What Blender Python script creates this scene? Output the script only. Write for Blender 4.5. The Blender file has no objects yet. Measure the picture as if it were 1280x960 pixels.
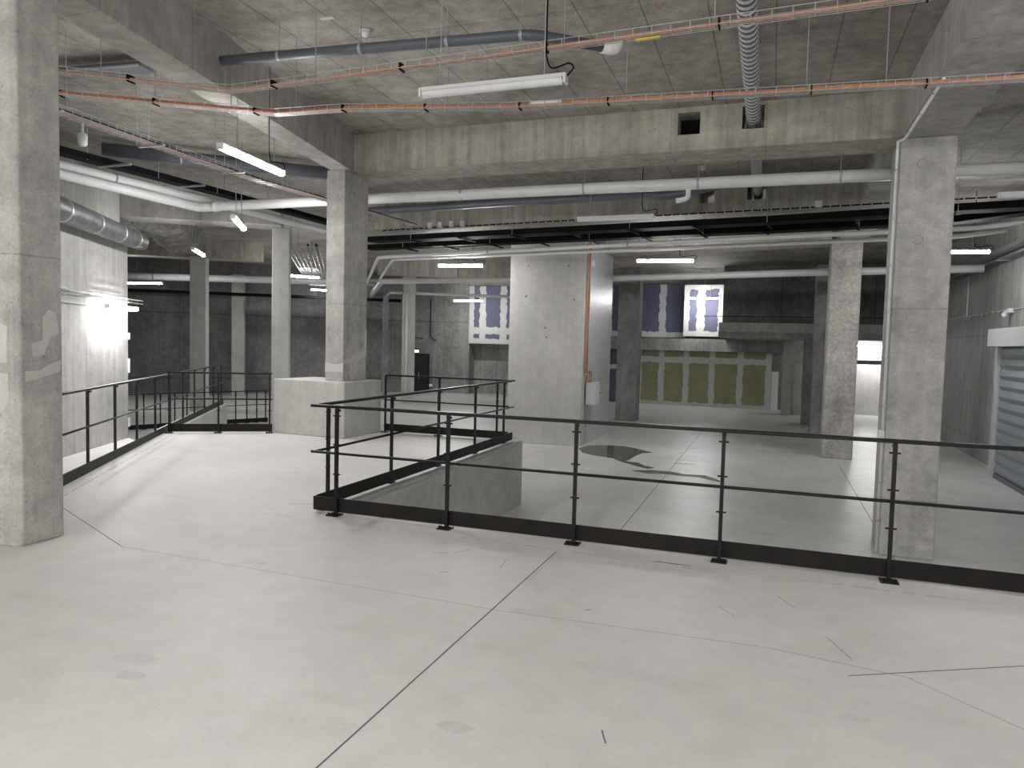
import bpy, bmesh, math, random
from mathutils import Vector, Matrix
random.seed(7)
SC = bpy.context.scene
COL = SC.collection
# ------------------------------------------------------------------ camera, world, exposure
def make_camera():
    yaw, pitch, roll = 0.342542764, 0.0572755830, 0.0247020417
    cy, sy, cp, sp, cr, sr = math.cos(yaw), math.sin(yaw), math.cos(pitch), math.sin(pitch), math.cos(roll), math.sin(roll)
    fw = Vector((-sy*cp, cy*cp, -sp)); rt = Vector((cy, sy, 0)); up = rt.cross(fw)
    r2 = cr*rt + sr*up; u2 = -sr*rt + cr*up
    cam = bpy.data.cameras.new('camera'); cam.sensor_width = 36.0; cam.lens = 36.0*907.97/1280.0
    cam.clip_start = 0.05; cam.clip_end = 200
    o = bpy.data.objects.new('camera', cam); COL.objects.link(o)
    m = Matrix((r2, u2, -fw)).transposed().to_4x4(); m.translation = Vector((0, 0, 1.6))
    o.matrix_world = m; SC.camera = o
make_camera()
W = bpy.data.worlds.new('world'); SC.world = W; W.use_nodes = True
W.node_tree.nodes['Background'].inputs[0].default_value = (0.9, 0.95, 1.0, 1)
W.node_tree.nodes['Background'].inputs[1].default_value = 0.02
SC.view_settings.view_transform = 'Standard'; SC.view_settings.look = 'None'
SC.view_settings.exposure = 1.05; SC.view_settings.gamma = 1.0; SC.view_settings.use_curve_mapping = False
SC.cycles.max_bounces = 8; SC.cycles.diffuse_bounces = 6; SC.cycles.use_denoising = True
TUBE = 90.0           # strength of the lamps' diffusers

LF, S, SL = -1.05, 4.29, 4.88      # lower floor, beam soffits, slab underside
U = Vector((0.84, 0.5426, 0)); V = Vector((-0.5426, 0.84, 0))   # grid of the rotated left wing

# ------------------------------------------------------------------ materials
def mat_nodes(name):
    m = bpy.data.materials.new(name); m.use_nodes = True
    nt = m.node_tree; b = nt.nodes['Principled BSDF']
    return m, nt, b
def plain(name, col, rough=0.5, metal=0.0, noise=0.12, scale=25.0, spec=0.5):
    m, nt, b = mat_nodes(name); N, Lk = nt.nodes, nt.links
    g = N.new('ShaderNodeNewGeometry'); n = N.new('ShaderNodeTexNoise'); n.inputs['Scale'].default_value = scale
    n.inputs['Detail'].default_value = 4; Lk.new(g.outputs['Position'], n.inputs['Vector'])
    mr = N.new('ShaderNodeMapRange'); mr.inputs[1].default_value = 0.3; mr.inputs[2].default_value = 0.7
    mr.inputs[3].default_value = 1-noise; mr.inputs[4].default_value = 1+noise
    Lk.new(n.outputs['Fac'], mr.inputs[0])
    mx = N.new('ShaderNodeVectorMath'); mx.operation = 'SCALE'; mx.inputs[0].default_value = col
    Lk.new(mr.outputs[0], mx.inputs['Scale']); Lk.new(mx.outputs[0], b.inputs['Base Color'])
    b.inputs['Roughness'].default_value = rough; b.inputs['Metallic'].default_value = metal
    b.inputs['Specular IOR Level'].default_value = spec
    return m
def emit(name, col, s):
    m, nt, b = mat_nodes(name)
    b.inputs['Base Color'].default_value = (0.8, 0.8, 0.8, 1)
    b.inputs['Emission Color'].default_value = (*col, 1); b.inputs['Emission Strength'].default_value = s
    return m
def concrete(name, col, var=0.22, lines=(), streak=0.0, rough=0.75, pits=0.35, tint=None, tintamt=0.0, bump=0.15, scale=1.0):
    """lines: (direction, spacing, half width, strength, offset)"""
    m, nt, b = mat_nodes(name); N, Lk = nt.nodes, nt.links
    g = N.new('ShaderNodeNewGeometry'); P = g.outputs['Position']
    def noise(sc, det=5, vec=None, rgh=0.55):
        n = N.new('ShaderNodeTexNoise'); n.inputs['Scale'].default_value = sc; n.inputs['Detail'].default_value = det
        n.inputs['Roughness'].default_value = rgh; Lk.new(vec or P, n.inputs['Vector']); return n.outputs['Fac']
    def rng(f, a, bb, c, d):
        r = N.new('ShaderNodeMapRange'); r.inputs[1].default_value = a; r.inputs[2].default_value = bb
        r.inputs[3].default_value = c; r.inputs[4].default_value = d; Lk.new(f, r.inputs[0]); return r.outputs[0]
    def mul(a, c):
        q = N.new('ShaderNodeMath'); q.operation = 'MULTIPLY'; Lk.new(a, q.inputs[0])
        if isinstance(c, float): q.inputs[1].default_value = c
        else: Lk.new(c, q.inputs[1])
        return q.outputs[0]
    big = noise(0.9*scale, 6); mid = noise(6*scale, 6); fine = noise(45, 3)
    f = rng(big, 0.3, 0.7, 1-var*1.2, 1+var*1.2)
    f = mul(f, rng(mid, 0.3, 0.7, 1-var*0.85, 1+var*0.85))
    f = mul(f, rng(fine, 0.3, 0.7, 1-var*0.6, 1+var*0.6))
    if pits > 0:
        vo = noise(38, 2); f = mul(f, rng(vo, 0.655, 0.70, 1.0, 1-pits))
    if streak > 0:
        mp = N.new('ShaderNodeMapping'); mp.inputs['Scale'].default_value = (9, 9, 0.35); Lk.new(P, mp.inputs['Vector'])
        st = noise(1.0, 5, mp.outputs[0]); f = mul(f, rng(st, 0.35, 0.65, 1-streak, 1+streak*0.6))
    for (d, sp, hw, stg, off) in lines:
        dt = N.new('ShaderNodeVectorMath'); dt.operation = 'DOT_PRODUCT'; Lk.new(P, dt.inputs[0]); dt.inputs[1].default_value = d
        pp = N.new('ShaderNodeMath'); pp.operation = 'PINGPONG'; pp.inputs[1].default_value = sp/2
        ad = N.new('ShaderNodeMath'); ad.operation = 'ADD'; ad.inputs[1].default_value = 100*sp + off
        Lk.new(dt.outputs['Value'], ad.inputs[0]); Lk.new(ad.outputs[0], pp.inputs[0])
        f = mul(f, rng(pp.outputs[0], hw, hw*1.8, 1-stg, 1.0))
    sc = N.new('ShaderNodeVectorMath'); sc.operation = 'SCALE'; Lk.new(f, sc.inputs['Scale'])
    if tint:
        mx = N.new('ShaderNodeMix'); mx.data_type = 'RGBA'
        mx.inputs[6].default_value = (*col, 1); mx.inputs[7].default_value = (*tint, 1)
        mp = N.new('ShaderNodeMapping'); mp.inputs['Scale'].default_value = (3, 3, 0.4); mp.inputs['Location'].default_value = (3, 7, 1)
        Lk.new(P, mp.inputs['Vector']); tn = noise(1.0, 4, mp.outputs[0])
        Lk.new(rng(tn, 0.48, 0.75, 0.0, tintamt), mx.inputs[0]); Lk.new(mx.outputs[2], sc.inputs[0])
    else:
        sc.inputs[0].default_value = col
    Lk.new(sc.outputs[0], b.inputs['Base Color'])
    b.inputs['Roughness'].default_value = rough
    bp = N.new('ShaderNodeBump'); bp.inputs['Strength'].default_value = bump; bp.inputs['Distance'].default_value = 0.01
    Lk.new(f, bp.inputs['Height']); Lk.new(bp.outputs[0], b.inputs['Normal'])
    return m
X3, Y3, Z3 = (1, 0, 0), (0, 1, 0), (0, 0, 1)
M = dict(
    floor=concrete('pale_polished_concrete', (0.63, 0.622, 0.60), 0.05, rough=0.5, pits=0.08, tint=(0.52, 0.50, 0.45), tintamt=0.3, bump=0.02),
    floor_low=concrete('grey_polished_concrete', (0.57, 0.565, 0.55), 0.09, rough=0.36, pits=0.1, bump=0.02),
    ceil=concrete('board_marked_ceiling_concrete', (0.325, 0.308, 0.28), 0.27, lines=((X3, 0.62, 0.006, 0.42, 0.1), (Y3, 2.5, 0.006, 0.3, 0.4)), tint=(0.30, 0.27, 0.20), tintamt=0.5),
    beam=concrete('beam_concrete', (0.40, 0.385, 0.345), 0.15, streak=0.22, tint=(0.40, 0.33, 0.18), tintamt=0.5, lines=((X3, 1.25, 0.004, 0.25, 0.2),)),
    beam_a=concrete('lengthwise_beam_concrete', (0.41, 0.40, 0.375), 0.15, streak=0.14, lines=((Y3, 1.3, 0.004, 0.3, 0.5),)),
    col=concrete('column_concrete', (0.43, 0.424, 0.40), 0.19, streak=0.10, pits=0.28, scale=1.4, lines=((Z3, 2.45, 0.004, 0.3, 0.3),)),
    col_mottled=concrete('mottled_column_concrete', (0.37, 0.36, 0.33), 0.24, streak=0.06, pits=0.5, scale=2.0, lines=((Z3, 2.2, 0.004, 0.3, 0.1),)),
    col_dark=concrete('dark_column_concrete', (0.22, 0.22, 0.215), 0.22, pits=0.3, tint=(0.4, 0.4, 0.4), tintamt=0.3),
    pale=concrete('pale_concrete', (0.47, 0.465, 0.44), 0.09, pits=0.35, streak=0.05),
    wall_near=concrete('near_wall_concrete', (0.41, 0.405, 0.385), 0.12, streak=0.12, lines=(((0.418, -0.909, 0), 1.0, 0.006, 0.3, 0.3),)),
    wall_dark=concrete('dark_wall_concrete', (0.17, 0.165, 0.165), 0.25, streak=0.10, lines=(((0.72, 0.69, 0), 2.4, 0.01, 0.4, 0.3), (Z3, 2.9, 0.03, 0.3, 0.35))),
    wall_back=concrete('back_wall_concrete', (0.25, 0.245, 0.235), 0.22, streak=0.12, tint=(0.42, 0.42, 0.42), tintamt=0.4, lines=((X3, 1.3, 0.008, 0.3, 0.2), (Z3, 2.9, 0.02, 0.25, 0.35))),
    wall_right=concrete('right_wall_concrete', (0.36, 0.36, 0.35), 0.12, streak=0.16, lines=((Y3, 1.25, 0.01, 0.4, 0.2), (Z3, 2.6, 0.008, 0.3, 0.55))),
    slab_edge=concrete('slab_edge_concrete', (0.38, 0.38, 0.365), 0.16, streak=0.05),
    ramp_face=concrete('ramp_wall_face', (0.47, 0.465, 0.45), 0.12, streak=0.05, pits=0.2), insul=concrete('sprayed_insulation', (0.34, 0.33, 0.31), 0.3, pits=0.6, bump=1.0, scale=4),
    filler=concrete('pale_filler', (0.56, 0.555, 0.53), 0.08, pits=0.1),
    joint=plain('joint_dark', (0.13, 0.125, 0.12), 0.9),
    joint_soft=plain('joint_soft', (0.36, 0.355, 0.34), 0.9),
    pink=plain('pink_chalk', (0.63, 0.50, 0.48), 0.9), red=plain('faded_red_paint', (0.42, 0.25, 0.235), 0.9),
    stain=plain('floor_smudge', (0.58, 0.572, 0.55), 0.5, 0, .06),
    steel=plain('black_steel', (0.008, 0.007, 0.007), 0.36, 0.0, 0.15, spec=0.3),
    toe=plain('dark_steel_plate', (0.013, 0.011, 0.010), 0.5, 0.0, 0.35, 6.0, spec=0.2),
    black=plain('black_tray', (0.006, 0.006, 0.008), 0.7, spec=0.08), rubber=plain('black_cable', (0.008, 0.008, 0.008), 0.7, spec=0.1),
    galv=plain('galvanised_steel', (0.50, 0.51, 0.52), 0.38, 0.75, 0.15, 8), galv_dark=plain('galvanised_duct', (0.15, 0.155, 0.165), 0.45, 0.45, 0.3, 8),
    zinc=plain('zinc_wire', (0.55, 0.55, 0.55), 0.45, 0.4), rod=plain('threaded_rod', (0.38, 0.38, 0.38), 0.5, 0.3),
    white=plain('white_plastic', (0.72, 0.73, 0.73), 0.4, 0, 0.03), pipe=plain('white_pvc_pipe', (0.78, 0.79, 0.79), 0.38, 0, 0.04, 3),
    pipe_grey=plain('grey_pipe', (0.52, 0.53, 0.53), 0.4, 0, 0.06, 3), drain=plain('slate_drain_pipe', (0.105, 0.115, 0.14), 0.4, 0, 0.1),
    orange=plain('orange_cable', (0.58, 0.27, 0.15), 0.5, 0, 0.15), pinkc=plain('pink_cable', (0.60, 0.37, 0.33), 0.5, 0, 0.12),
    redc=plain('red_cable', (0.36, 0.13, 0.08), 0.6), shutter=plain('shutter_slats', (0.30, 0.33, 0.36), 0.4, 0.3, 0.06),
    shutbox=plain('shutter_housing', (0.55, 0.56, 0.56), 0.4, 0.2, 0.04), cabinet=plain('cabinet_grey', (0.55, 0.57, 0.58), 0.4, 0, 0.03),
    metalwall=plain('smooth_grey_render', (0.44, 0.445, 0.45), 0.32, 0.0, 0.08, 4),
    green=concrete('green_plasterboard', (0.27, 0.27, 0.15), 0.10, pits=0.0, rough=0.8), blue=concrete('blue_plasterboard', (0.10, 0.105, 0.165), 0.06, pits=0.0, rough=0.8),
    tape=plain('joint_compound', (0.52, 0.53, 0.51), 0.85, 0, 0.06, 6), door=plain('black_door', (0.006, 0.006, 0.007), 0.45),
    tube=emit('lamp_diffuser_lit', (1.0, 0.988, 0.985), TUBE), tube_wall=emit('wall_lamp_diffuser_lit', (1.0, 0.988, 0.985), TUBE*0.85), tube_off=plain('lamp_diffuser_unlit', (0.74, 0.75, 0.77), 0.3, 0, 0.02),
    sign=emit('sign_lit', (0.75, 1.0, 0.9), 2.5), yellow=plain('yellow_tape', (0.6, 0.45, 0.1), 0.5),
)
def water():
    m, nt, b = mat_nodes('wet_concrete'); b.inputs['Base Color'].default_value = (0.11, 0.105, 0.095, 1)
    b.inputs['Roughness'].default_value = 0.06; return m
M['water'] = water()

# ------------------------------------------------------------------ mesh helper
class MB:
    def __init__(s): s.v = []; s.f = []; s.mi = []
    def add(s, vs, fs, mi=0):
        b = len(s.v); s.v += [tuple(v) for v in vs]; s.f += [[b+i for i in f] for f in fs]; s.mi += [mi]*len(fs); return s
    def prism(s, poly, z0, z1, mi=0):
        """poly CCW list of (x,y) ; z0/z1 number or list"""
        n = len(poly); a = z0 if isinstance(z0, (list, tuple)) else [z0]*n; c = z1 if isinstance(z1, (list, tuple)) else [z1]*n
        vs = [(p[0], p[1], a[i]) for i, p in enumerate(poly)] + [(p[0], p[1], c[i]) for i, p in enumerate(poly)]
        fs = [list(range(n))[::-1], list(range(n, 2*n))] + [[i, (i+1) % n, n+(i+1) % n, n+i] for i in range(n)]
        return s.add(vs, fs, mi)
    def box(s, x0, x1, y0, y1, z0, z1, mi=0):
        return s.prism([(x0, y0), (x1, y0), (x1, y1), (x0, y1)], z0, z1, mi)
    def obox(s, c, d, l, w, h, mi=0, up=None):
        """box centred at c, long axis d, length l, width w, height h"""
        d = Vector(d).normalized(); up = Vector(up) if up else (Vector((0, 0, 1)) if abs(d.z) < 0.95 else Vector((0, 1, 0)))
        sd = d.cross(up).normalized(); u = sd.cross(d).normalized(); c = Vector(c)
        vs = [c + d*(a*l/2) + sd*(b*w/2) + u*(e*h/2) for e in (-1, 1) for a, b in ((-1, -1), (1, -1), (1, 1), (-1, 1))]
        # orientation
        return s.add(vs, [[0, 1, 2, 3], [7, 6, 5, 4], [0, 4, 5, 1], [1, 5, 6, 2], [2, 6, 7, 3], [3, 7, 4, 0]], mi)
    def tube(s, pts, r, n=8, mi=0, cap=True):
        pts = [Vector(p) for p in pts]; rr = r if isinstance(r, (list, tuple)) else [r]*len(pts)
        t0 = (pts[1]-pts[0]).normalized(); ref = Vector((0, 0, 1)) if abs(t0.z) < 0.9 else Vector((1, 0, 0))
        u = t0.cross(ref).normalized(); vs = []; fs = []
        for i, p in enumerate(pts):
            a = (pts[i]-pts[i-1]).normalized() if i else t0
            c = (pts[i+1]-pts[i]).normalized() if i < len(pts)-1 else a
            t = (a+c); t = t.normalized() if t.length > 1e-6 else a
            u = (u - t*u.dot(t)).normalized(); w = t.cross(u); k = 1/max(0.5, t.dot(c))
            for j in range(n):
                an = 2*math.pi*j/n; vs.append(p + (u*math.cos(an) + w*math.sin(an))*rr[i]*(k if 0 < i < len(pts)-1 else 1))
        for i in range(len(pts)-1):
            for j in range(n):
                fs.append([i*n+j, i*n+(j+1) % n, (i+1)*n+(j+1) % n, (i+1)*n+j])
        if cap: fs += [list(range(n))[::-1], [(len(pts)-1)*n+j for j in range(n)]]
        return s.add(vs, fs, mi)
    def build(s, name, mats, parent=None, smooth=False, bevel=0.0):
        me = bpy.data.meshes.new(name); me.from_pydata(s.v, [], s.f)
        mats = mats if isinstance(mats, (list, tuple)) else [mats]
        for m in mats: me.materials.append(m)
        me.polygons.foreach_set('material_index', s.mi)
        bm = bmesh.new(); bm.from_mesh(me); bmesh.ops.recalc_face_normals(bm, faces=bm.faces); bm.to_mesh(me); bm.free()
        if smooth:
            me.polygons.foreach_set('use_smooth', [len(p.vertices) <= 4 for p in me.polygons])
        o = bpy.data.objects.new(name, me); COL.objects.link(o)
        if parent: 
            o.parent = parent; o.matrix_parent_inverse = Matrix.Translation(-parent.location)
        if bevel:
            b = o.modifiers.new('bevel', 'BEVEL'); b.width = bevel; b.segments = 2; b.limit_method = 'ANGLE'
        return o
def arc(pts, r=0.15, n=5):
    """round the inner corners of a polyline"""
    pts = [Vector(p) for p in pts]; out = [pts[0]]
    for i in range(1, len(pts)-1):
        a, b, c = pts[i-1], pts[i], pts[i+1]; k = min(r, (a-b).length*0.45, (c-b).length*0.45)
        p, q = b + (a-b).normalized()*k, b + (c-b).normalized()*k
        for j in range(n+1):
            t = j/n; out.append(p*(1-t)**2 + b*2*t*(1-t) + q*t*t)
    out.append(pts[-1]); return out
def tag(o, label, cat, group=None):
    o['label'] = label; o['category'] = cat
    if group: o['group'] = group
    return o
def thing(name, label, cat, loc=(0, 0, 0), group=None):
    o = bpy.data.objects.new(name, None); o.empty_display_size = 0.2; COL.objects.link(o); o.location = loc
    return tag(o, label, cat, group)
def struct(o): o['kind'] = 'structure'; return o
def wallseg(name, a, b, t, z0, z1, m):
    """wall with its seen face on a->b, thickness t to the left of the direction"""
    a, b = Vector((*a, 0)), Vector((*b, 0)); d = (b-a).normalized(); n = Vector((-d.y, d.x, 0))*t
    return struct(MB().prism([a[:2], b[:2], (b+n)[:2], (a+n)[:2]] if t > 0 else [b[:2], a[:2], (a+n)[:2], (b+n)[:2]], z0, z1).build(name, m))

# ------------------------------------------------------------------ the setting
up = MB()
UPPER = [(4.95, -9), (4.95, 5.76), (-3.80, 5.76), (-3.80, 11.2), (-6.42, 11.2), (-6.42, 10.9), (-7.78, 10.9), (-7.78, 10.14), (-9.26, 9.24), (-9.28, 9.08), (-4.62, 1.83), (-4.62, -0.5), (-7.99, -0.5), (-7.99, -8.99)]
up.prism(UPPER, LF, 0.0)
def strip(mb, p, q, w, z, mi):
    p, q = Vector((*p, z)), Vector((*q, z)); d = (q-p).normalized(); n = Vector((-d.y, d.x, 0))*w/2
    mb.add([p-n, q-n, q+n, p+n], [[0, 1, 2, 3]], mi)
strip(up, (-1.55, 0.4), (-1.5, 5.31), 0.009, 0.0006, 1)
strip(up, (-1.48, 4.6), (-1.475, 5.31), 0.004, 0.0006, 2)
strip(up, (-4.53, 4.08), (-1.49, 3.99), 0.006, 0.0005, 2); strip(up, (-1.49, 3.99), (0.05, 4.06), 0.006, 0.0005, 2); strip(up, (0.05, 4.06), (0.72, 3.95), 0.007, 0.0005, 2)
strip(up, (-6.03, 4.79), (-4.53, 4.08), 0.008, 0.0006, 1)
strip(up, (0.42, 3.86), (1.75, 4.60), 0.008, 0.0006, 1); strip(up, (0.7, 3.95), (1.4, 3.3), 0.006, 0.0005, 2)
strip(up, (-4.3, 5.80), (-3.97, 5.9), 0.008, 0.0005, 1)
for i in range(46):                                   # the broken score line in front of the railing
    x = -4.3 + i*0.14
    strip(up, (x, 5.37+random.uniform(-.006, .006)), (x+random.uniform(.05, .14), 5.37), random.choice((0.004, 0.006)), 0.0005, random.choice((1, 2, 2)))
strip(up, (-0.75, 5.38), (-0.5, 5.375), 0.012, 0.0007, 1)
d_l = Vector((-2.37, 3.68)).normalized(); n_l = Vector((d_l.y, -d_l.x))
for k in range(24):
    a = Vector((-6.2, 4.45)) + d_l*k*0.23 + n_l*0.17
    strip(up, a, a+d_l*random.uniform(.1, .23), 0.008, 0.0005, random.choice((1, 1, 2)))
strip(up, (-1.39, 5.36), (-1.0, 5.33), 0.06, 0.0004, 3); strip(up, (-0.55, 5.33), (-0.3, 5.30), 0.06, 0.0004, 3)
for (x, y, l, a) in ((-2.35, 4.9, .12, .3), (-2.2, 4.95, .18, 1.1), (-1.75, 4.75, .2, 1.7), (-2.1, 4.5, .06, .5), (0.1, 4.95, .22, -1.1), (-0.25, 4.6, .16, -.9), (0.35, 4.35, .3, -1.2), (-1.0, 4.2, .05, .6), (-.6, 2.9, .1, -1.2), (-3.35, 4.15, .06, .6)):
    strip(up, (x, y), (x+l*math.cos(a), y+l*math.sin(a)), 0.007, 0.0005, random.choice((1, 2)))
for i in range(11):                                   # worn smudges
    x, y = random.uniform(-4.2, 1.5), random.uniform(2.2, 4.6); r = random.uniform(.025, .07); st = random.uniform(1, 2.6); n = 9
    vs = [(x+r*st*math.cos(6.283*j/n)*random.uniform(.7, 1.2), y+r*math.sin(6.283*j/n)*random.uniform(.7, 1.2), 0.0004) for j in range(n)]
    up.add(vs, [list(range(n))], 4)
struct(up.build('floor', [M['floor'], M['joint'], M['joint_soft'], M['pink'], M['stain']]))
sw = MB().prism([(-4.62, -0.5), (-4.62, 1.80), (-9.30, 9.07), (-9.36, 9.16), (-11.05, 10.12), (-7.99, 3.45), (-7.99, -0.5)], LF, -0.32)
struct(sw.build('floor_walkway', M['floor']))
lo = MB(); lo.box(-34, 12, 2, 38, LF-0.3, LF)
for p, q in (((-1.93, 6), (-1.98, 24)), ((-5.42, 14), (-5.2, 17.2)), ((1.6, 6), (1.56, 18.3)), ((-4.3, 19.75), (-0.7, 19.78)), ((-4.6, 18.4), (-3.9, 19.5)), ((-0.68, 19.78), (1.2, 19.9))):
    strip(lo, p, q, 0.012, LF+0.0006, 1)
for i in range(14):
    x = -1.97+random.uniform(-.25, .25); y = random.uniform(16.5, 19.5); strip(lo, (x, y), (x+random.uniform(.1, .3), y+.02), .03, LF+.0006, 1)
struct(lo.build('floor_lower', [M['floor_low'], M['joint']]))
struct(MB().box(-34, 12, -9.3, 38, SL, SL+0.25).build('ceiling', M['ceil']))
WA, WB = Vector((-8.76, 5.12)), Vector((-11.064, 10.128))
wallseg('wall_left', (-7.98, 3.42), (WB.x, WB.y), 0.30, LF, 3.32, M['wall_near'])
wallseg('wall_left_return', (-8.0, -9), (-8.0, 3.46), 0.3, LF, SL, M['wall_near'])
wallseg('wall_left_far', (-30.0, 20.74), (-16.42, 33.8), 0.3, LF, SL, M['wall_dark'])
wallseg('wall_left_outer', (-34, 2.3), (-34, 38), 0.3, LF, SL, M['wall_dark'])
bk = MB(); bk.box(-16.5, -14.40, 33.8, 34.1, LF, SL); bk.box(-14.40, -7.3, 33.8, 34.1, 1.46, SL); bk.box(-14.40, -7.3, 34.55, 34.8, LF, 1.46)
bk.box(-14.40, -7.3, 34.1, 34.55, 1.36, 1.46); bk.box(-14.5, -14.40, 34.1, 34.8, LF, 1.46); bk.box(-7.3, 12, 33.8, 34.1, LF, SL)
struct(bk.build('wall_back', M['wall_back']))
struct(MB().box(4.95, 5.25, -9, 33.8, LF, SL).build('wall_right', M['wall_right']))
struct(MB().box(-8.3, 5.25, -9.3, -9.0, LF, SL).build('wall_front', M['wall_near']))
# black steel door in the far left wall
def far_door():
    d = Vector((13.58, 13.06, 0)).normalized(); n = Vector((d.y, -d.x, 0)); c = Vector((-16.93, 33.29, 0)) + n*0.03
    o = bpy.data.objects.new('door_1', None); COL.objects.link(o); o.location = (c.x, c.y, LF); struct(o)
    for s_ in (-1, 1):
        lf = MB().obox((c + d*0.23*s_ + Vector((0, 0, LF+0.94))), d, 0.45, 0.05, 1.86).build('door_leaf', M['door'], o)
    MB().tube([c - d*0.04 + n*0.06 + Vector((0, 0, LF+0.7)), c - d*0.04 + n*0.06 + Vector((0, 0, LF+1.0))], 0.015).build('door_handle', M['galv'], o)
    fr = MB(); 
    for s_ in (-1, 1): fr.obox(c + d*0.5*s_ + Vector((0, 0, LF+0.97)), d, 0.06, 0.08, 1.94)
    fr.obox(c + Vector((0, 0, LF+1.92)), d, 1.06, 0.08, 0.07); fr.build('door_frame', M['toe'], o)
    t = thing('exit_sign', 'small lit exit sign over the black double door', 'sign', (c.x, c.y, LF+2.05))
    MB().obox(c + n*.03 + d*-0.2 + Vector((0, 0, LF+2.08)), d, 0.3, 0.05, 0.14).build('housing', M['white'], t)
    MB().obox(c + n*.06 + d*-0.2 + Vector((0, 0, LF+2.08)), d, 0.26, 0.01, 0.10).build('lit_face', M['sign'], t)
    for k, (dx, z, lab) in enumerate(((0.85, LF+1.1, 'tall white call point plate right of the black door'), (0.62, LF+0.35, 'low white socket box beside the black door'))):
        tag(MB().obox(c + d*dx + Vector((0, 0, z)), d, 0.1 if k == 0 else 0.2, 0.05, 0.34 if k == 0 else 0.12).build('socket_box', M['white'], bevel=0.01), lab, 'socket')
    k = thing('wall_conduit', 'dark conduit bent above the black door on the far wall', 'conduit', (c.x, c.y, 2.0))
    p = c + n*.06
    for off in (-0.35, 0.55):
        MB().tube(arc([p+d*off+Vector((0, 0, 3.7)), p+d*off+Vector((0, 0, 1.75)), p+d*(off+.5)+Vector((0, 0, 1.68 if off < 0 else 1.45))], .15), 0.022, 6).build('conduit', M['rubber'], k, True)
far_door()

# ------------------------------------------------------------------ concrete columns and beams
def column(poly, z0, z1, m, label, name='concrete_column', bevel=0.02, parent=None):
    o = MB().prism(poly, z0, z1).build(name, m, parent, bevel=bevel)
    if not parent: tag(o, label, 'column', 'concrete columns')
    return o
def rect(x0, x1, y0, y1): return [(x0, y0), (x1, y0), (x1, y1), (x0, y1)]
def rrect(c, d, l, w):
    c = Vector(c[:2]); d = Vector(d[:2]).normalized(); n = Vector((-d.y, d.x))
    return [tuple(c + d*(a*l/2) + n*(b*w/2)) for a, b in ((-1, -1), (1, -1), (1, 1), (-1, 1))]
cl = thing('concrete_column', 'nearest grey concrete column at the left edge, patched with pale filler', 'column', (-5.4, 3.9, 0), 'concrete columns')
column([(-5.62, 3.73), (-5.205, 3.75), (-5.165, 3.79), (-5.165, 4.12), (-5.62, 4.12)], 0, S, M['col'], '', 'shaft', 0.012, cl)
fp = MB()
def patch(mb, org, ax, pts, nrm):
    org, ax, nrm = Vector(org), Vector(ax), Vector(nrm)
    mb.add([org + ax*a + Vector((0, 0, b)) + nrm*0.0015 for a, b in pts], [list(range(len(pts)))])
patch(fp, (-5.165, 3.80, 0), (0, 1, 0), [(.07, 1.50), (.16, 1.53), (.16, 1.70), (.21, 1.76), (.27, 1.74), (.29, 1.58), (.22, 1.55), (.17, 1.42), (.08, 1.40)], (1, 0, 0))
patch(fp, (-5.165, 3.80, 0), (0, 1, 0), [(.02, 1.22), (.15, 1.25), (.3, 1.29), (.31, 1.38), (.22, 1.35), (.12, 1.3), (.02, 1.30)], (1, 0, 0))
patch(fp, (-5.6, 3.73, 0), (0.999, 0.048, 0), [(.02, 1.35), (.35, 1.36), (.36, 1.62), (.25, 1.68), (.02, 1.6)], (0, -1, 0))
patch(fp, (-5.6, 3.73, 0), (0.999, 0.048, 0), [(.05, 1.05), (.3, 1.0), (.37, 1.08), (.36, 1.28), (.1, 1.3)], (0, -1, 0))
fp.build('filler_patch', M['filler'], cl)
cc = thing('concrete_column', 'concrete column rising out of the low concrete plinth in the middle', 'column', (-6.7, 10.5, 0), 'concrete columns')
column(rect(-6.87, -6.53, 10.15, 10.86), 0.9, S, M['col'], '', 'shaft', 0.012, cc)
fp = MB(); patch(fp, (-6.53, 10.15, 0), (0, 1, 0), [(0.0, 1.25), (.3, 1.3), (.62, 1.42), (.66, 1.75), (.71, 1.75), (.71, 1.3), (.35, 1.2), (0, 1.18)], (1, 0, 0))
patch(fp, (-6.87, 10.15, 0), (1, 0, 0), [(0, 1.05), (.34, 1.05), (.34, 1.2), (.2, 1.17), (0, 1.2)], (0, -1, 0)); fp.build('filler_patch', M['filler'], cc)
pd = MB().prism([(-7.78, 10.02), (-6.47, 9.92), (-6.38, 9.96), (-6.30, 10.98), (-7.7, 11.0)], 0, 0.9).build('concrete_plinth', M['pale'], bevel=0.012)
tag(pd, 'low pale concrete plinth block around the foot of the middle column', 'plinth')
cr = thing('concrete_column', 'large concrete column behind the front railing with a conduit up its left edge', 'column', (1.73, 10.8, LF), 'concrete columns')
column(rect(1.42, 2.05, 10.42, 11.17), LF, S, M['col'], '', 'shaft', 0.015, cr)
for zz in (3.96, 3.02, 1.9):
    ring = MB(); ring.tube([(1.67+0.055*math.cos(a*math.pi/8), 10.417, zz+0.055*math.sin(a*math.pi/8)) for a in range(17)], 0.006, 5)
    ring.build('form_tie_ring', M['col_mottled'], cr)
column(rect(1.25, 1.94, 19.32, 20.05), LF, S, M['col_mottled'], 'mottled concrete column seen left of the large right column')
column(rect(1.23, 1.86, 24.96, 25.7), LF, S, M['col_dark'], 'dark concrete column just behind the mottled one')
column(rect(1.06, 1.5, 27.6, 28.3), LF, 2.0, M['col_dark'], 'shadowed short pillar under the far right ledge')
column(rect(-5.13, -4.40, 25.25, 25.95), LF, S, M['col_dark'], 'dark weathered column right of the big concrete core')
column(rrect((-11.75, 15.42), U, 0.42, 0.55), LF, S, M['pale'], 'slim pale column just left of the plinth and middle column')
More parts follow.
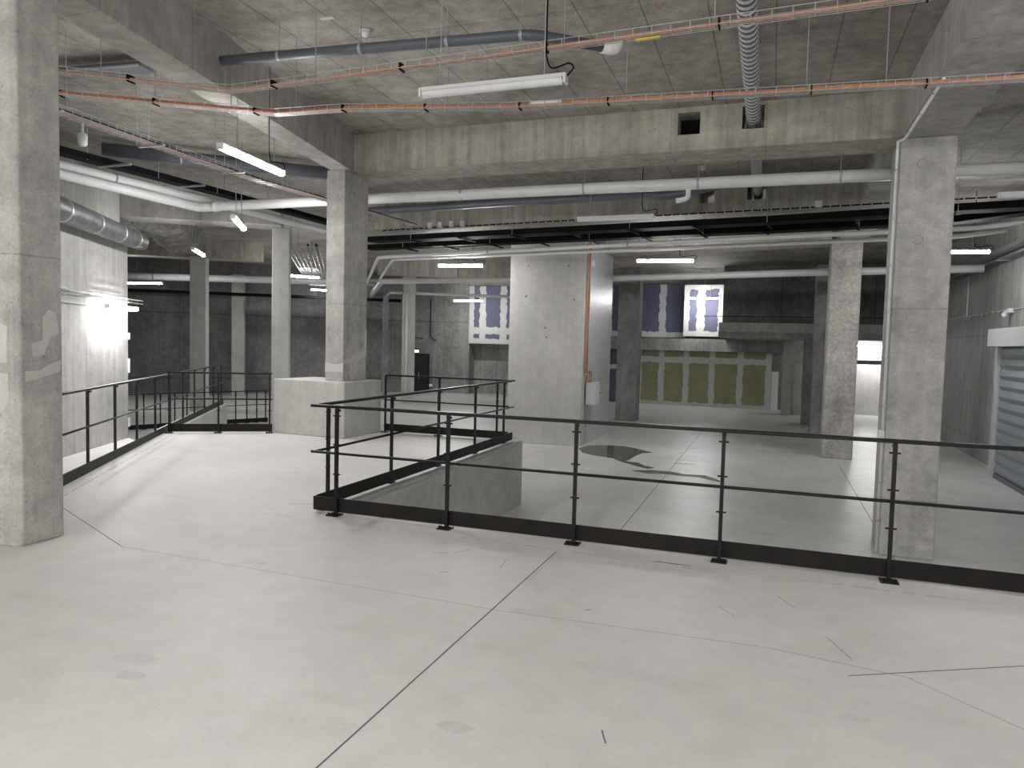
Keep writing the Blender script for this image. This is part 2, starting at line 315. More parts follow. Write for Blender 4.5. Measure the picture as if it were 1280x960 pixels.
column(rrect((-18.8, 20.2), U, 0.52, 0.6), LF, S, M['pale'], 'pale column in the left wing nearest the lit left wall')
column(rrect((-22.4, 26.4), U, 0.5, 0.6), LF, S, M['pale'], 'thin far column before the dark left wall')
ct = column(rrect((-14.35, 27.2), U, 0.5, 0.5), LF, S, M['pale'], 'far column with a white pipe, left of the black door')
column(rect(-10.55, -10.0, 29.3, 29.9), LF, S, M['pale'], 'far pale column peeping out left of the concrete core')
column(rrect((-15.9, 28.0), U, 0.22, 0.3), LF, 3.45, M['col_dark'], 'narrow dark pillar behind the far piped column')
core = thing('concrete_core', 'big square pale concrete core standing on the lower floor', 'core', (-5.5, 19.7, LF))
MB().prism([(-6.54, 18.0), (-4.60, 18.28), (-4.60, 21.5), (-6.5, 21.5)], LF, S).build('core_body', M['pale'], core, bevel=0.015)
MB().prism([(-4.60, 18.75), (-4.565, 18.75), (-4.565, 21.5), (-4.60, 21.5)], LF, S).build('side_panel', M['metalwall'], core)
for x, zz in ((-6.07, 3.6), (-5.02, 3.6), (-6.12, 2.8), (-6.10, 2.82), (-4.86, 2.74), (-4.98, -0.4), (-5.6, 2.0), (-5.55, 1.75)):
    y = 18.0 + (x+6.54)*0.1443; MB().tube([(x, y-0.004, zz), (x, y+0.02, zz)], 0.022, 8).build('tie_hole', M['joint'], core)

def beam(name, p0, p1, depth, z0, z1, m, label, holes=()):
    """face on p0->p1, depth to the left of the direction; holes (s0, s1, za, zb) run right through"""
    p0, p1 = Vector((*p0, 0)), Vector((*p1, 0)); L = (p1-p0).length; d = (p1-p0).normalized(); n = Vector((-d.y, d.x, 0))*depth
    mb = MB()
    def seg(s0, s1, a, b):
        q = [p0+d*s0, p0+d*s1, p0+d*s1+n, p0+d*s0+n]; mb.prism([v[:2] for v in q], a, b)
    s = 0.0
    for (s0, s1, za, zb) in sorted(holes):
        seg(s, s0, z0, z1); seg(s0, s1, z0, za)
        if zb < z1-0.001: seg(s0, s1, zb, z1)
        s = s1
    seg(s, L, z0, z1)
    return tag(mb.build(name, m), label, 'beam', 'concrete beams')
beam('concrete_beam', (-6.53, 10.36), (1.42, 10.36), 0.76, S, SL, M['beam'], 'wide stained cross beam with two square holes, from middle to right column', ((5.17, 5.47, 4.51, 4.81), (6.02, 6.30, 4.53, 4.83)))
tag(MB().box(-1.38, -1.04, 10.72, 10.76, 4.50, 4.82).build('hole_shade_plate', M['black']), 'added dark plate standing for shade in the left square hole of the cross beam', 'plate')  # black sheet puts the shade inside the open hole into colour
beam('concrete_beam', (-9.3, 15.8), (1.42, 14.76), 0.85, S-0.02, SL, M['beam'], 'second cross beam carrying the white junction boxes, behind the white pipe', ((7.85, 8.13, 4.45, 4.72), (8.75, 9.1, 4.47, 4.79)))
beam('concrete_beam', (-4.6, 20.55), (1.25, 19.36), 0.7, S-0.1, SL, M['beam'], 'third cross beam between the concrete core and the mottled column')
beam('concrete_beam', (2.05, -9), (2.05, 19.32), 0.63, S, SL, M['beam_a'], 'thick lengthwise beam at upper right, ending on the large right column')
mb = MB().prism([(-2.82, -9), (-5.39, 4.52), (-6.53, 10.5), (-6.87, 10.5), (-5.86, 4.69), (-3.33, -9)], S, SL).build('concrete_beam', M['beam_a'])
tag(mb, 'long slanting beam from the top left corner to the middle column', 'beam', 'concrete beams')
beam('concrete_beam', (-14.3, 12.88), (-11.3, 14.75), 0.9, S, SL, M['beam_a'], 'pale cross beam above the slim column of the left wing')
beam('concrete_beam', (-22.5, 17.6), (-17.0, 21.2), 0.7, S-0.05, SL, M['beam'], 'beam above the pale column in the left wing')
beam('concrete_beam', (-14.9, 25.6), (-10.6, 28.4), 0.6, S-0.1, SL, M['beam'], 'stained far beam above the lamps left of the core')
ub = MB(); ub.prism([(-9.15, 4.9), (-14.3, 12.88), (-14.65, 12.65), (-9.5, 4.68)][::-1], 2.85, SL)
tag(ub.build('concrete_beam', M['wall_near']), 'deep downstand beam behind the galvanised duct at left', 'beam', 'concrete beams')
# ledge and rooms at the far right
lg = thing('concrete_ledge', 'mezzanine ledge with a dark upper wall at the far right', 'ledge', (0, 30, 2.0))
MB().box(-1.95, 4.94, 28.6, 33.44, 1.98, 2.2).build('ledge_slab', M['wall_back'], lg)
MB().box(-1.95, 4.94, 28.7, 29.0, 2.2, 2.55).build('kerb', M['slab_edge'], lg)
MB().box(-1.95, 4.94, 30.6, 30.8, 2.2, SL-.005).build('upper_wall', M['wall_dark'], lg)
MB().tube([(-2.6, 28.55, 2.78), (4.9, 28.55, 2.78)], 0.012, 6).build('guard_wire', M['rubber'], lg)
beam('concrete_beam', (-7.3, 32.5), (0.6, 32.5), 1.3, 1.42, 1.95, M['wall_back'], 'low beam between the blue and the green plasterboard walls')
tag(MB().prism(rect(0.42, 0.75, 31.0, 31.4), LF, 1.98).build('concrete_column', M['slab_edge'], bevel=.01), 'thin grey pillar just right of the far white door strip', 'column', 'concrete columns')
tag(MB().box(0.75, 2.3, 31.8, 32.0, LF, 1.0).build('partition_panel', M['pale']), 'low blotchy concrete partition under the far right ledge', 'partition')
tag(MB().box(0.02, 0.30, 33.0, 33.06, LF+.02, 0.62).build('white_panel', M['white']), 'tall narrow white door panel right of the green wall', 'door')
tag(MB().box(2.7, 4.9, 33.2, 33.5, LF, 1.05).build('partition_panel', M['pale']), 'brightly lit white wall panel between the two right columns', 'partition')
tag(MB().box(2.7, 4.9, 33.2, 33.5, 1.22, 1.97).build('partition_panel', M['pale']), 'bright upper strip of wall right under the far lamp', 'partition')
# ragged sprayed crust on the lengthwise beam of the left wing
def crust():
    mb = MB(); a, b = Vector((-14.7, 14.35, 0)), Vector((-18.0, 18.75, 0)); n, w = 40, 0.55; sd = U*w
    prof = [(-1, SL-.005), (-1.02, 4.6), (-1, 4.30), (-.5, 4.22), (0, 4.20), (.5, 4.22), (1, 4.30), (1.02, 4.6), (1, SL-.005)]; h = len(prof); vs = []
    for i in range(n+1):
        for (u_, z_) in prof:
            j = 0 if z_ > 4.8 else 1
            vs.append(a + (b-a)*(i/n) + sd*(u_*(1+j*random.uniform(-.14, .16))) + Vector((0, 0, z_ + j*random.uniform(-.07, .07))))
    fs = [[i*h+j, i*h+j+1, (i+1)*h+j+1, (i+1)*h+j] for i in range(n) for j in range(h-1)] + [list(range(h)), [n*h+j for j in range(h)]]
    mb.add(vs, fs); tag(mb.build('sprayed_insulation', M['insul']), 'ragged grey sprayed insulation crust along a beam of the left wing', 'insulation')
crust()

# ------------------------------------------------------------------ plasterboard walls
def board(label, x0, x1, y, z0, z1, m, vx, hz, tw=0.14, t=0.06, name='plasterboard_wall'):
    o = thing(name, label, 'wall panel', ((x0+x1)/2, y, z0))
    MB().box(x0, x1, y, y+t, z0, z1).build('board', m, o)
    mb = MB()
    def rag(horizontal, c, a, b, w):
        n = max(6, int((b-a)/0.12)); vs = []
        for i in range(n+1):
            s_ = a+(b-a)*i/n; w1 = w*(1+random.uniform(-.22, .22)); w2 = w*(1+random.uniform(-.22, .22))
            if horizontal: vs += [(s_, y-0.012, max(z0, c-w1)), (s_, y-0.012, min(z1, c+w2))]
            else: vs += [(max(x0, c-w1), y-0.005, s_), (min(x1, c+w2), y-0.005, s_)]
        mb.add(vs, [[2*i, 2*i+1, 2*i+3, 2*i+2] for i in range(n)])
    for v in vx: rag(False, v, z0, z1, tw)
    for h in hz: rag(True, h, x0, x1, tw)
    mb.build('joint_tape', M['tape'], o); return o
board('blue taped plasterboard wall left of the core, above the recess', -14.38, -9.0, 33.7, 1.50, 4.35, M['blue'], [-14.3, -13.65, -12.55, -11.4, -10.2], [1.58, 2.15], 0.17)
board('blue plasterboard wall right of the core, above the low beam', -7.3, -3.72, 33.6, 2.0, 4.4, M['blue'], [-7.25, -6.0, -4.78], [2.1], 0.15)
lb = board('brightly lit blue plasterboard panel behind the far tube lamp', -3.72, -2.05, 32.65, 2.06, 4.30, M['blue'], [-3.66, -3.0, -2.1], [2.1, 4.27], 0.17, t=1.0)
board('olive green taped plasterboard wall at the back of the lower floor', -6.6, 0.0, 33.45, LF, 1.42, M['green'], [-6.5, -5.75, -4.72, -3.62, -2.5, -1.3, -0.11], [1.0, -1.03], 0.13)
board('dark blue sliver of plasterboard low between core and dark column', -7.3, -6.6, 33.45, LF, 1.42, M['blue'], [-7.2], [0.6], 0.1)

# ------------------------------------------------------------------ railings
def railing(label, a, b, posts, side, ext0=0.0, ext1=0.0, z=(0.98, 0.555, 0.02, 0.145), z0=0.0, zslope=0.0, plates=True, r=0.020):
    a, b = Vector((*a, 0)), Vector((*b, 0)); d = (b-a).normalized(); n = Vector((-d.y, d.x, 0))*side; L = (b-a).length
    o = thing('steel_railing', label, 'railing', (a.x, a.y, z0), 'black steel railings')
    def P(s_, zz, off=0.0): return a + d*s_ + n*off + Vector((0, 0, z0 + zz + zslope*s_))
    MB().obox((P(-ext0, z[0]) + P(L+ext1, z[0]))/2, P(L, 0)-P(0, 0), L+ext0+ext1, 0.042, 0.028).build('handrail', M['steel'], o, bevel=0.006)
    MB().tube([P(-ext0, z[1]), P(L+ext1, z[1])], 0.0125, 8).build('mid_rail', M['steel'], o, True)
    MB().obox((P(0, (z[2]+z[3])/2) + P(L, (z[2]+z[3])/2))/2, P(L, 0)-P(0, 0), L, 0.010, z[3]-z[2]).build('toe_board', M['toe'], o)
    for s_ in posts:
        pm = MB(); top = z[0]-0.012
        pm.obox((P(s_, 0.010, .03)+P(s_, top, .03))/2, Vector((0, 0, 1)), top-0.010, 0.027, 0.030, up=n)
        pm.obox(P(s_, top-0.02, 0.015), n, 0.05, 0.03, 0.02)
        for zz in (0.90, 0.64, 0.37, 0.10):
            pm.tube([P(s_-.036, zz, .03), P(s_+.036, zz, .03)], 0.007, 6)
        p = pm.build('post', M['steel'], o)
        if plates:
            bp = MB(); bp.obox(P(s_, 0.006, .055), d, 0.115, 0.105, 0.012)
            for q in (-.04, .04): bp.tube([P(s_+q, 0.012, .085), P(s_+q, 0.03, .085)], 0.009, 6)
            bp.build('base_plate', M['steel'], p)
    return o
FY = 5.63
railing('long black steel railing along the front edge of the upper floor', (-3.92, FY), (4.9, FY), [0.26, 1.36, 2.48, 3.61, 4.75, 5.89, 7.03, 8.2], -1, ext0=0.03)
railing('black steel railing running back from the front corner beside the ramp wall', (-3.92, 5.67), (-3.92, 11.06), [0.23, 1.46, 2.67, 3.88, 5.06], 1, ext0=0.0, ext1=0.03)
railing('short black railing across the end between plinth and ramp wall', (-6.26, 11.06), (-3.99, 11.06), [0.02, 1.04, 2.08], -1)
railing('short black railing between the left railing and the plinth', (-9.17, 9.16), (-7.79, 10.0), [0.03, 0.78, 1.58], -1)
lr0 = Vector((-4.72, 2.15)); lr1 = Vector((-12.45, 14.15)); ldir = (lr1-lr0).normalized()
def sl(x, y): return (Vector((x, y))-lr0).dot(ldir)
railing('long black railing along the left walkway beside the lit wall', tuple(lr0), tuple(lr1), [sl(*q) for q in ((-5.05, 2.66), (-5.63, 3.56), (-6.2, 4.45), (-6.75, 5.3), (-7.31, 6.18), (-7.87, 7.04), (-8.42, 7.89), (-8.98, 8.76), (-9.52, 9.6), (-10.07, 10.46), (-10.64, 11.34), (-11.22, 12.24), (-11.81, 13.15), (-12.40, 14.06))], 1, zslope=-0.006)
fr0 = Vector((-16.5, 14.69)); fr1 = Vector((-14.62, 18.56)); fdir = (fr1-fr0).normalized()
railing('far black railing down on the lower floor of the left wing', tuple(fr0), tuple(fr1), [(Vector(q)-fr0).dot(fdir) for q in ((-16.19, 15.34), (-16.0, 15.73), (-15.83, 16.08), (-15.68, 16.38), (-15.06, 17.66), (-14.91, 17.97), (-14.77, 18.25), (-14.65, 18.51))], 1, z0=LF)
# steel nosing on the slab edges
ns = MB(); ns.box(-3.96, 4.95, 5.70, 5.765, -0.12, 0.006); tag(ns.build('edge_angle', M['galv_dark']), 'grey steel edge strip under the front railing', 'edge strip')
ns = MB(); ns.box(-3.86, -3.795, 5.77, 11.2, -0.035, 0.006); tag(ns.build('edge_angle', M['galv']), 'grey steel edge strip along the top of the ramp wall', 'edge strip')
struct(MB().box(-3.80, -3.785, 5.77, 11.2, LF, -0.04).build('trim_1', M['ramp_face']))
# retaining wall below the left railing
nL = Vector((-ldir.y, ldir.x)); a_, b_ = Vector((-9.33, 9.33)), Vector((-12.5, 14.25))
tag(MB().prism([tuple(a_-nL*.06), tuple(b_-nL*.06), tuple(b_+nL*.25), tuple(a_+nL*.25)][::-1], LF, [-0.005, -0.06, -0.06, -0.005]).build('ramp_wall', M['pale']), 'pale concrete ramp wall under the far end of the left railing', 'wall')

# ------------------------------------------------------------------ lamps
LG = 'tube lamps'
def lamp(label, c, d, length=1.27, lit=True, wires=(-.32, .32), top=SL, cable=True, glow='tube'):
    c = Vector(c); d = Vector(d).normalized()
    o = thing('tube_lamp', label, 'lamp', tuple(c), LG); sd = d.cross(Vector((0, 0, 1))).normalized()
    hb = MB(); hb.obox(c + Vector((0, 0, .034)), d, length-.03, 0.075, 0.03)
    for s_ in (-1, 1): hb.obox(c + d*s_*(length/2-.012) + Vector((0, 0, .01)), d, .024, .085, .075)
    hb.build('housing', M['white'], o, bevel=.006)
    df = MB(); n = 8; vs = []
    for e in (-1, 1):
        for j in range(n+1):
            an = math.pi*j/n; vs.append(c + d*e*(length/2-.03) + sd*math.cos(an)*.042 + Vector((0, 0, .018 - math.sin(an)*.052)))
    df.add(vs, [[j, j+1, n+1+j+1, n+1+j] for j in range(n)] + [[0, n, 2*n+1, n+1]])
    df.build('diffuser', M[glow] if lit else M['tube_off'], o, True)
    for w in wires:
        p = c + d*w + Vector((0, 0, .05)); MB().tube([p, (p.x, p.y, top)], .0055, 5).build('suspension_rod', M['rod'], o)
    if cable:
        p = c + d*(length/2) + Vector((0, 0, .03)); q = c + d*(wires[1] if wires else .3) + Vector((0, 0, .09))
        cp = [p, p + d*.06 + Vector((0, 0, .06)), p + d*.02 + Vector((0, 0, .1)), q + d*.05, q + d*.012 + Vector((0, 0, .1)), (q.x+.012*d.x, q.y+.012*d.y, top-.02)]
        MB().tube(arc(cp, .05, 4), .007, 5).build('power_cable', M['rubber'], o, True)
    return o
lamp('unlit white tube lamp hanging in the front bay near the ceiling', (-2.23, 5.57, 3.65), (1, 0, 0), lit=False, wires=(-.45, .45))
lamp('unlit white tube lamp hanging in front of the second cross beam', (-2.5, 11.80, 3.65), (1, -.03, 0), lit=False, wires=(-.42, .42))
lamp('unlit white tube lamp at the right edge behind the large column', (3.3, 11.11, 3.65), (1, 0, 0), lit=False)
lamp('bright tube lamp slanting at upper left beside the long slanting beam', (-5.84, 7.13, 3.65), (-.12, 1, 0), 1.30, top=SL)
lamp('lit tube lamp hanging left of the slim pale column', (-8.4, 9.9, 3.45), V, 1.3)
lamp('lit tube lamp above the pale column of the left wing', (-12.6, 13.5, 3.50), V, 1.3)
lamp('lit tube lamp at far left against the dark wall', (-20.75, 19.72, 3.35), (1, .06, 0), 1.5, top=S-.05)
lamp('lit tube lamp right of the slim column, nearer of two under the wire trays', (-15.1, 20.9, 3.65), (.6, .8, 0), 1.2)
lamp('lit tube lamp just left of the middle column, farther one under the wire trays', (-18.2, 27.0, 3.65), (1, .5, 0), 1.4, top=3.9)
lamp('lit tube lamp close above left edge of the core', (-7.5, 16.95, 3.50), (1, .1, 0), 1.2)
lamp('lit tube lamp lower left of the core before the far beam', (-10.8, 23.44, 3.65), (1, .05, 0), 1.4)
lamp('lit tube lamp in front of the left blue plasterboard wall', (-13.6, 31.7, 3.50), (1, 0, 0), 1.5)
lamp('lit tube lamp right of the core under the third beam', (-2.52, 17.82, 3.65), (1, .1, 0), 1.37)
lamp('lit tube lamp before the bright blue panel at the back', (-2.86, 31.72, 3.65), (1, 0, 0), 1.42)
lamp('lit tube lamp right of the large column', (3.4, 17.0, 3.65), (1, .1, 0), 1.28)
lamp('lit tube lamp under the ledge between the two right columns', (3.9, 32.4, 1.80), (1, 0, 0), 1.4, wires=(-.4, .4), top=1.98)
ROWS = ((-1.6, 'just behind the viewpoint'), (-4.2, 'in the second row behind the viewpoint'), (-7.2, 'in the last row behind the viewpoint'))  # unseen lamp rows, extra ones added to light the front faces
for y, wl_ in ROWS:
    for x, sd_ in ((-6.3, 'far left'), (-2.3, 'left'), (0.3, 'middle'), (3.3, 'right')):
        if y == -1.6 and x == 3.3: continue
        lamp('unseen lit tube lamp hanging %s, %s' % (wl_, sd_), (x, y, 3.65), (1, 0, 0), 1.27)
lamp('added lit tube lamp of the front bay, unseen outside the right edge of the view', (3.6, 5.5, 3.65), (1, 0, 0), 1.27)  # unseen lamp added to brighten the ramp wall and lower floor
# lamp on the left wall
wd = (WB-WA).normalized(); wn = Vector((wd.y, -wd.x)); wd3, wn3 = Vector((*wd, 0)), Vector((*wn, 0))
def wl(s_, off, z): q = WA + (wd*s_ + wn*off)*1.2; return Vector((q.x, q.y, 1.6 + (z-1.6)*1.2))
s1 = (Vector((-8.95, 7.87))*1.2-WA).dot(wd)/1.2
wlamp = lamp('bright tube lamp fixed low on the pale left wall', wl(s1, .19, 1.95), wd3, 1.14, wires=(), cable=False, glow='tube_wall')
mb = MB()
for s_ in (-.3, .3): mb.obox(wl(s1+s_, .095, 1.985), wn3, .23, .04, .02)
mb.build('wall_bracket', M['galv'], wlamp)
t = thing('wall_cable_tray', 'thin galvanised cable rail above the left wall lamp', 'cable tray', tuple(wl(s1, .04, 2.1)))
mb = MB()
for off in (.03, .09):
    for dz in (0, .05): mb.tube([wl(s1-2.4, off, 2.09+dz), wl(s1+.95, off, 2.05+dz)], .006, 5)
for i in range(34): mb.tube([wl(s1-2.4+i*.1, .03, 2.14-.0012*i), wl(s1-2.4+i*.1, .03, 2.09-.0012*i), wl(s1-2.4+i*.1, .09, 2.09-.0012*i)], .004, 4)
mb.build('wire_rail', M['zinc'], t)
MB().tube([wl(s1-2.4+i*.12, .06+.02*math.sin(i), 2.12+.025*math.sin(i*.9)) for i in range(21)], .012, 6).build('cable', M['pipe_grey'], t, True)
t = thing('wall_conduit', 'conduit with a round box left of the wall lamp', 'conduit', tuple(wl(s1-1.2, .03, 1.96)))
MB().tube([wl(s1-2.4, .02, 2.0), wl(s1-.45, .02, 1.95)], .010, 6).build('conduit', M['pipe_grey'], t)
MB().tube([wl(s1-1.5, .0, 1.98), wl(s1-1.5, .06, 1.98)], .05, 12).build('junction_box', M['pipe_grey'], t)
t = thing('wall_conduit', 'white vertical conduit with socket boxes at the end of the left wall', 'conduit', (WB.x, WB.y, 0))
e = WB + wd*.02 - wn*.03
MB().tube([(e.x, e.y, -.3), (e.x, e.y, 3.2)], .016, 8).build('conduit', M['white'], t)
for zz, h in ((-.04, .16), (1.0, .26), (1.54, .12)): MB().obox((e.x, e.y, zz), wd3, .06, .10, h).build('socket_box', M['white'], t, bevel=.008)

# ------------------------------------------------------------------ cable trays
def wire_tray(o, pts, w, h, step, wr=.003, nl=4, m='zinc', name='wire_tray'):
    pts = [Vector(p) for p in pts]; mb = MB()
    offs = [(-w/2, h), (-w/2, 0), (w/2, 0), (w/2, h)] + [(-w/2 + w*(i+1)/(nl-1), 0) for i in range(nl-2)]
    def side(i):
        t = (pts[min(i+1, len(pts)-1)]-pts[max(i-1, 0)]).normalized(); return t.cross(Vector((0, 0, 1))).normalized()
    for (a, b) in offs: mb.tube([p + side(i)*a + Vector((0, 0, b)) for i, p in enumerate(pts)], wr, 4)
    for i in range(len(pts)-1):
        p, q = pts[i], pts[i+1]; L = (q-p).length; sd = (q-p).normalized().cross(Vector((0, 0, 1))).normalized()
        for k in range(int(L/step)):
            c = p + (q-p)*((k+.5)*step/L)
            mb.tube([c - sd*w/2 + Vector((0, 0, h)), c - sd*w/2, c + sd*w/2, c + sd*w/2 + Vector((0, 0, h))], wr, 4)
    return mb.build(name, M[m], o)
def along(pts, step):
    pts = [Vector(p) for p in pts]; out = []
    for p, q in zip(pts, pts[1:]):
        n = max(1, int((q-p).length/step)); out += [p + (q-p)*(k/n) for k in range(n)]
    return out + [pts[-1]]
def cables(o, pts, offs, r, m, wig=.006, name='cable'):
    pp = along(pts, .3)
    for (a, b) in offs:
        ph = random.uniform(0, 6); vs = []
        for i, p in enumerate(pp):
            t = (pp[min(i+1, len(pp)-1)]-pp[max(i-1, 0)]).normalized(); sd = t.cross(Vector((0, 0, 1))).normalized()
            vs.append(p + sd*(a + wig*math.sin(i*1.3+ph)) + Vector((0, 0, b + wig*.5*math.sin(i*.9+ph))))
        MB().tube(vs, r, 6).build(name, M[m], o, True)
def rods(o, pts, z1=SL, r=.005, off=0.0):
    for p in pts: MB().tube([p[:3], (p[0], p[1], z1 if len(p) < 4 else p[3])], r, 5).build('hanger_rod', M['rod'], o)
def ties(o, pts, n, r=.03):
    pp = along(pts, .1)
    for k in range(n):
        p = pp[int((k+.7)*len(pp)/(n+.5)) % len(pp)]; MB().obox(p + Vector((0, 0, .02)), (0, 0, 1), .07, .012, .10).build('cable_tie', M['rubber'], o)
T1 = [(-8.0, 4.2, 4.08), (-6.58, 5.26, 4.08), (-5.32, 6.14, 4.08), (-4.23, 6.12, 4.08), (0.82, 5.89, 4.08), (4.9, 5.7, 4.08)]
t = thing('cable_tray', 'upper wire cable tray of orange cables bending near the slanting beam, nearest one', 'cable tray', T1[3], 'orange cable trays')
wire_tray(t, T1, .10, .055, .15, .0034); cables(t, T1, ((-.02, .014), (.012, .016)), .012, 'orange'); ties(t, T1, 9)
rods(t, [(-4.29, 6.13, 4.06), (-3.07, 6.07, 4.06), (-0.53, 5.95, 4.06), (-5.34, 6.09, 4.06, S), (0.6, 5.9, 4.06), (-6.3, 5.47, 4.06), (-1.75, 6.0, 4.06)])
MB().obox((-1.05, 6.0, 4.07), (1, -.045, 0), .2, .03, .02).build('yellow_tag', M['yellow'], t)
T2 = [(-8.6, 4.93, 4.08), (-7.17, 5.73, 4.08), (-5.36, 6.91, 4.08), (-4.51, 6.97, 4.08), (-2.73, 7.40, 4.08), (-0.15, 7.65, 4.08), (2.04, 7.86, 4.08), (4.9, 8.12, 4.08)]
t = thing('cable_tray', 'lower wire cable tray of orange cables crossing under the right lengthwise beam', 'cable tray', T2[3], 'orange cable trays')
wire_tray(t, T2, .10, .055, .15, .0042); cables(t, T2, ((-.025, .016), (.0, .02), (.026, .016), (0.01, .034)), .012, 'orange'); ties(t, T2, 14)
rods(t, [(-4.28, 7.03, 4.06), (-3.4, 7.25, 4.06), (-2.98, 7.32, 4.06), (-1.52, 7.52, 4.06), (0.2, 7.70, 4.06), (0.9, 7.75, 4.06), (-6.4, 6.23, 4.06), (-5.75, 6.65, 4.06), (-7.2, 5.72, 4.06), (-5.1, 6.93, 4.06)])
MB().obox((-2.35, 7.42, 4.12), (1, .1, 0), .34, .05, .035).build('driver_box', M['white'], t, bevel=.008)
T3 = [(-7.42, 4.3, 4.0), (-7.50, 6.0, 4.0), (-7.60, 8.2, 4.0), (-7.62, 9.4, 4.0), (-7.48, 10.7, 4.0), (-7.2, 13.8, 4.0)]
t = thing('cable_tray', 'wide wire tray of pink cables running back on the left', 'cable tray', T3[2])
wire_tray(t, T3, .20, .06, .12, .0035, 5, 'galv'); cables(t, T3, [(-.07+.023*i, .015+.012*(i % 2)) for i in range(7)], .011, 'pinkc')
cables(t, T3, ((.08, .015), (-.085, .015)), .010, 'rubber')
rods(t, [(-7.42, 6.0, 3.98), (-7.6, 6.0, 3.98), (-7.5, 7.2, 3.98), (-7.7, 7.2, 3.98), (-7.55, 8.6, 3.98), (-7.72, 8.6, 3.98), (-7.55, 9.7, 3.98)])
for y in (5.9, 7.3, 8.8): MB().obox((-7.56, y, 3.985), (1, 0, 0), .42, .035, .02).build('support_bar', M['galv'], t)
# dark cable tray run across the hall
def chan(o, pts, w, h, m='black', name='tray'):
    pts = [Vector(p) for p in pts]; mb = MB()
    for p, q in zip(pts, pts[1:]):
        d = (q-p); L = d.length; sd = d.normalized().cross(Vector((0, 0, 1))).normalized(); c = (p+q)/2
        mb.obox(c, d, L+.02, w, .012)
        for e in (-1, 1): mb.obox(c + sd*e*(w/2-.006) + Vector((0, 0, h/2)), d, L+.02, .012, h)
    return mb.build(name, M[m], o)
B1 = [(-9.1, 15.34, 3.9), (-0.17, 14.3, 3.9), (2.72, 13.74, 3.9), (4.9, 13.4, 3.9)]
B2 = [(-9.84, 16.45, 3.88), (-0.18, 15.25, 3.88), (3.0, 14.7, 3.88), (3.8, 14.1, 3.9), (4.1, 13.75, 3.9)]
for lab, pts, w in (('front black cable tray crossing below the second beam', B1, .38), ('rear black cable tray crossing below the second beam', B2, .34)):
    t = thing('cable_tray', lab, 'cable tray', pts[1], 'black cable trays'); chan(t, pts, w, .11)
    cables(t, pts, ((-.1, .04), (-.05, .05), (0, .04), (.06, .05), (.11, .04)), .018, 'rubber')
    pp = along(pts[:3], 1.15)
    for p in pp[1:-1]:
        MB().obox(p + Vector((0, .05, -.03)), (.15, 1, 0), w+.35, .035, .03).build('support_bar', M['black'], t)
    rods(t, [(p.x-.02, p.y-w/2-.1, 3.87) for p in pp[1::2]], SL, .006)
t = thing('cable_tray', 'black cable tray above the white pipes at left', 'cable tray', (-10.3, 10, 4.3), 'black cable trays')
BL = [(-10.45, 6.3, 4.30), (-10.14, 11.9, 4.30), (-10.05, 15.6, 4.30)]
chan(t, BL, .26, .09); cables(t, BL, ((-.06, .04), (0, .04), (.06, .04)), .018, 'rubber'); rods(t, [(-10.2, 8.6, 4.28), (-10.1, 9.9, 4.28), (-10.0, 11.2, 4.28), (-9.95, 12.6, 4.28)], SL, .006)
for y in (9.0, 10.6, 12.2): MB().obox((-10.1, y, 4.285), (1, 0, 0), .7, .04, .03).build('support_bar', M['galv'], t)
t = thing('cable_tray', 'wide wire mesh trays running back between slim and middle column', 'cable tray', (-15, 21, 3.9))
for off, z_ in ((0, 3.9), (1.05, 3.9)):
    P0 = Vector((-11.3+off*.84, 15.6+off*.54, z_)); wire_tray(t, [P0, P0 + V*14.5], .85, .08, .30, .010, 8, 'zinc', 'mesh_tray')
cables(t, [(-11.0, 15.8, 3.93), tuple(Vector((-11.0, 15.8, 3.93)) + V*14)], ((-.2, 0), (0, .02), (.3, 0), (.9, 0), (1.1, .01)), .03, 'rubber')
rods(t, [tuple(Vector((-11.6, 15.5, 3.9)) + V*k) for k in (1, 4, 7, 10)], SL, .008)
# conduit with junction boxes along the second beam
t = thing('cable_conduit', 'thin black and white conduit along the second cross beam', 'conduit', (-3, 15.0, 4.2))
CP = [(-9.0, 15.62, 4.22), (1.40, 14.62, 4.24), (4.9, 14.2, 4.24)]
MB().tube(CP, .014, 6).build('conduit', M['rubber'], t)
for p in along(CP, .17): MB().obox(p, (1, -.1, 0), .018, .032, .045).build('conduit_clip', M['zinc'], t)
for k, (x, y) in enumerate(((-7.6, 15.42), (-7.32, 15.39), (-7.02, 15.36), (-6.74, 15.33))):
    w_ = ('leftmost', 'second from left', 'third from left', 'rightmost')[k]
    tag(MB().obox((x, y-.05, 4.26), (1, -.1, 0), .11, .07, .13).build('junction_box', M['white'], bevel=.012), 'white junction box on the second beam, %s of the row of four' % w_, 'junction box', 'junction boxes')
tag(MB().obox((0.69, 14.66, 4.29), (1, -.1, 0), .13, .07, .12).build('junction_box', M['white'], bevel=.012), 'lone white junction box on the second beam near the large right column', 'junction box', 'junction boxes')

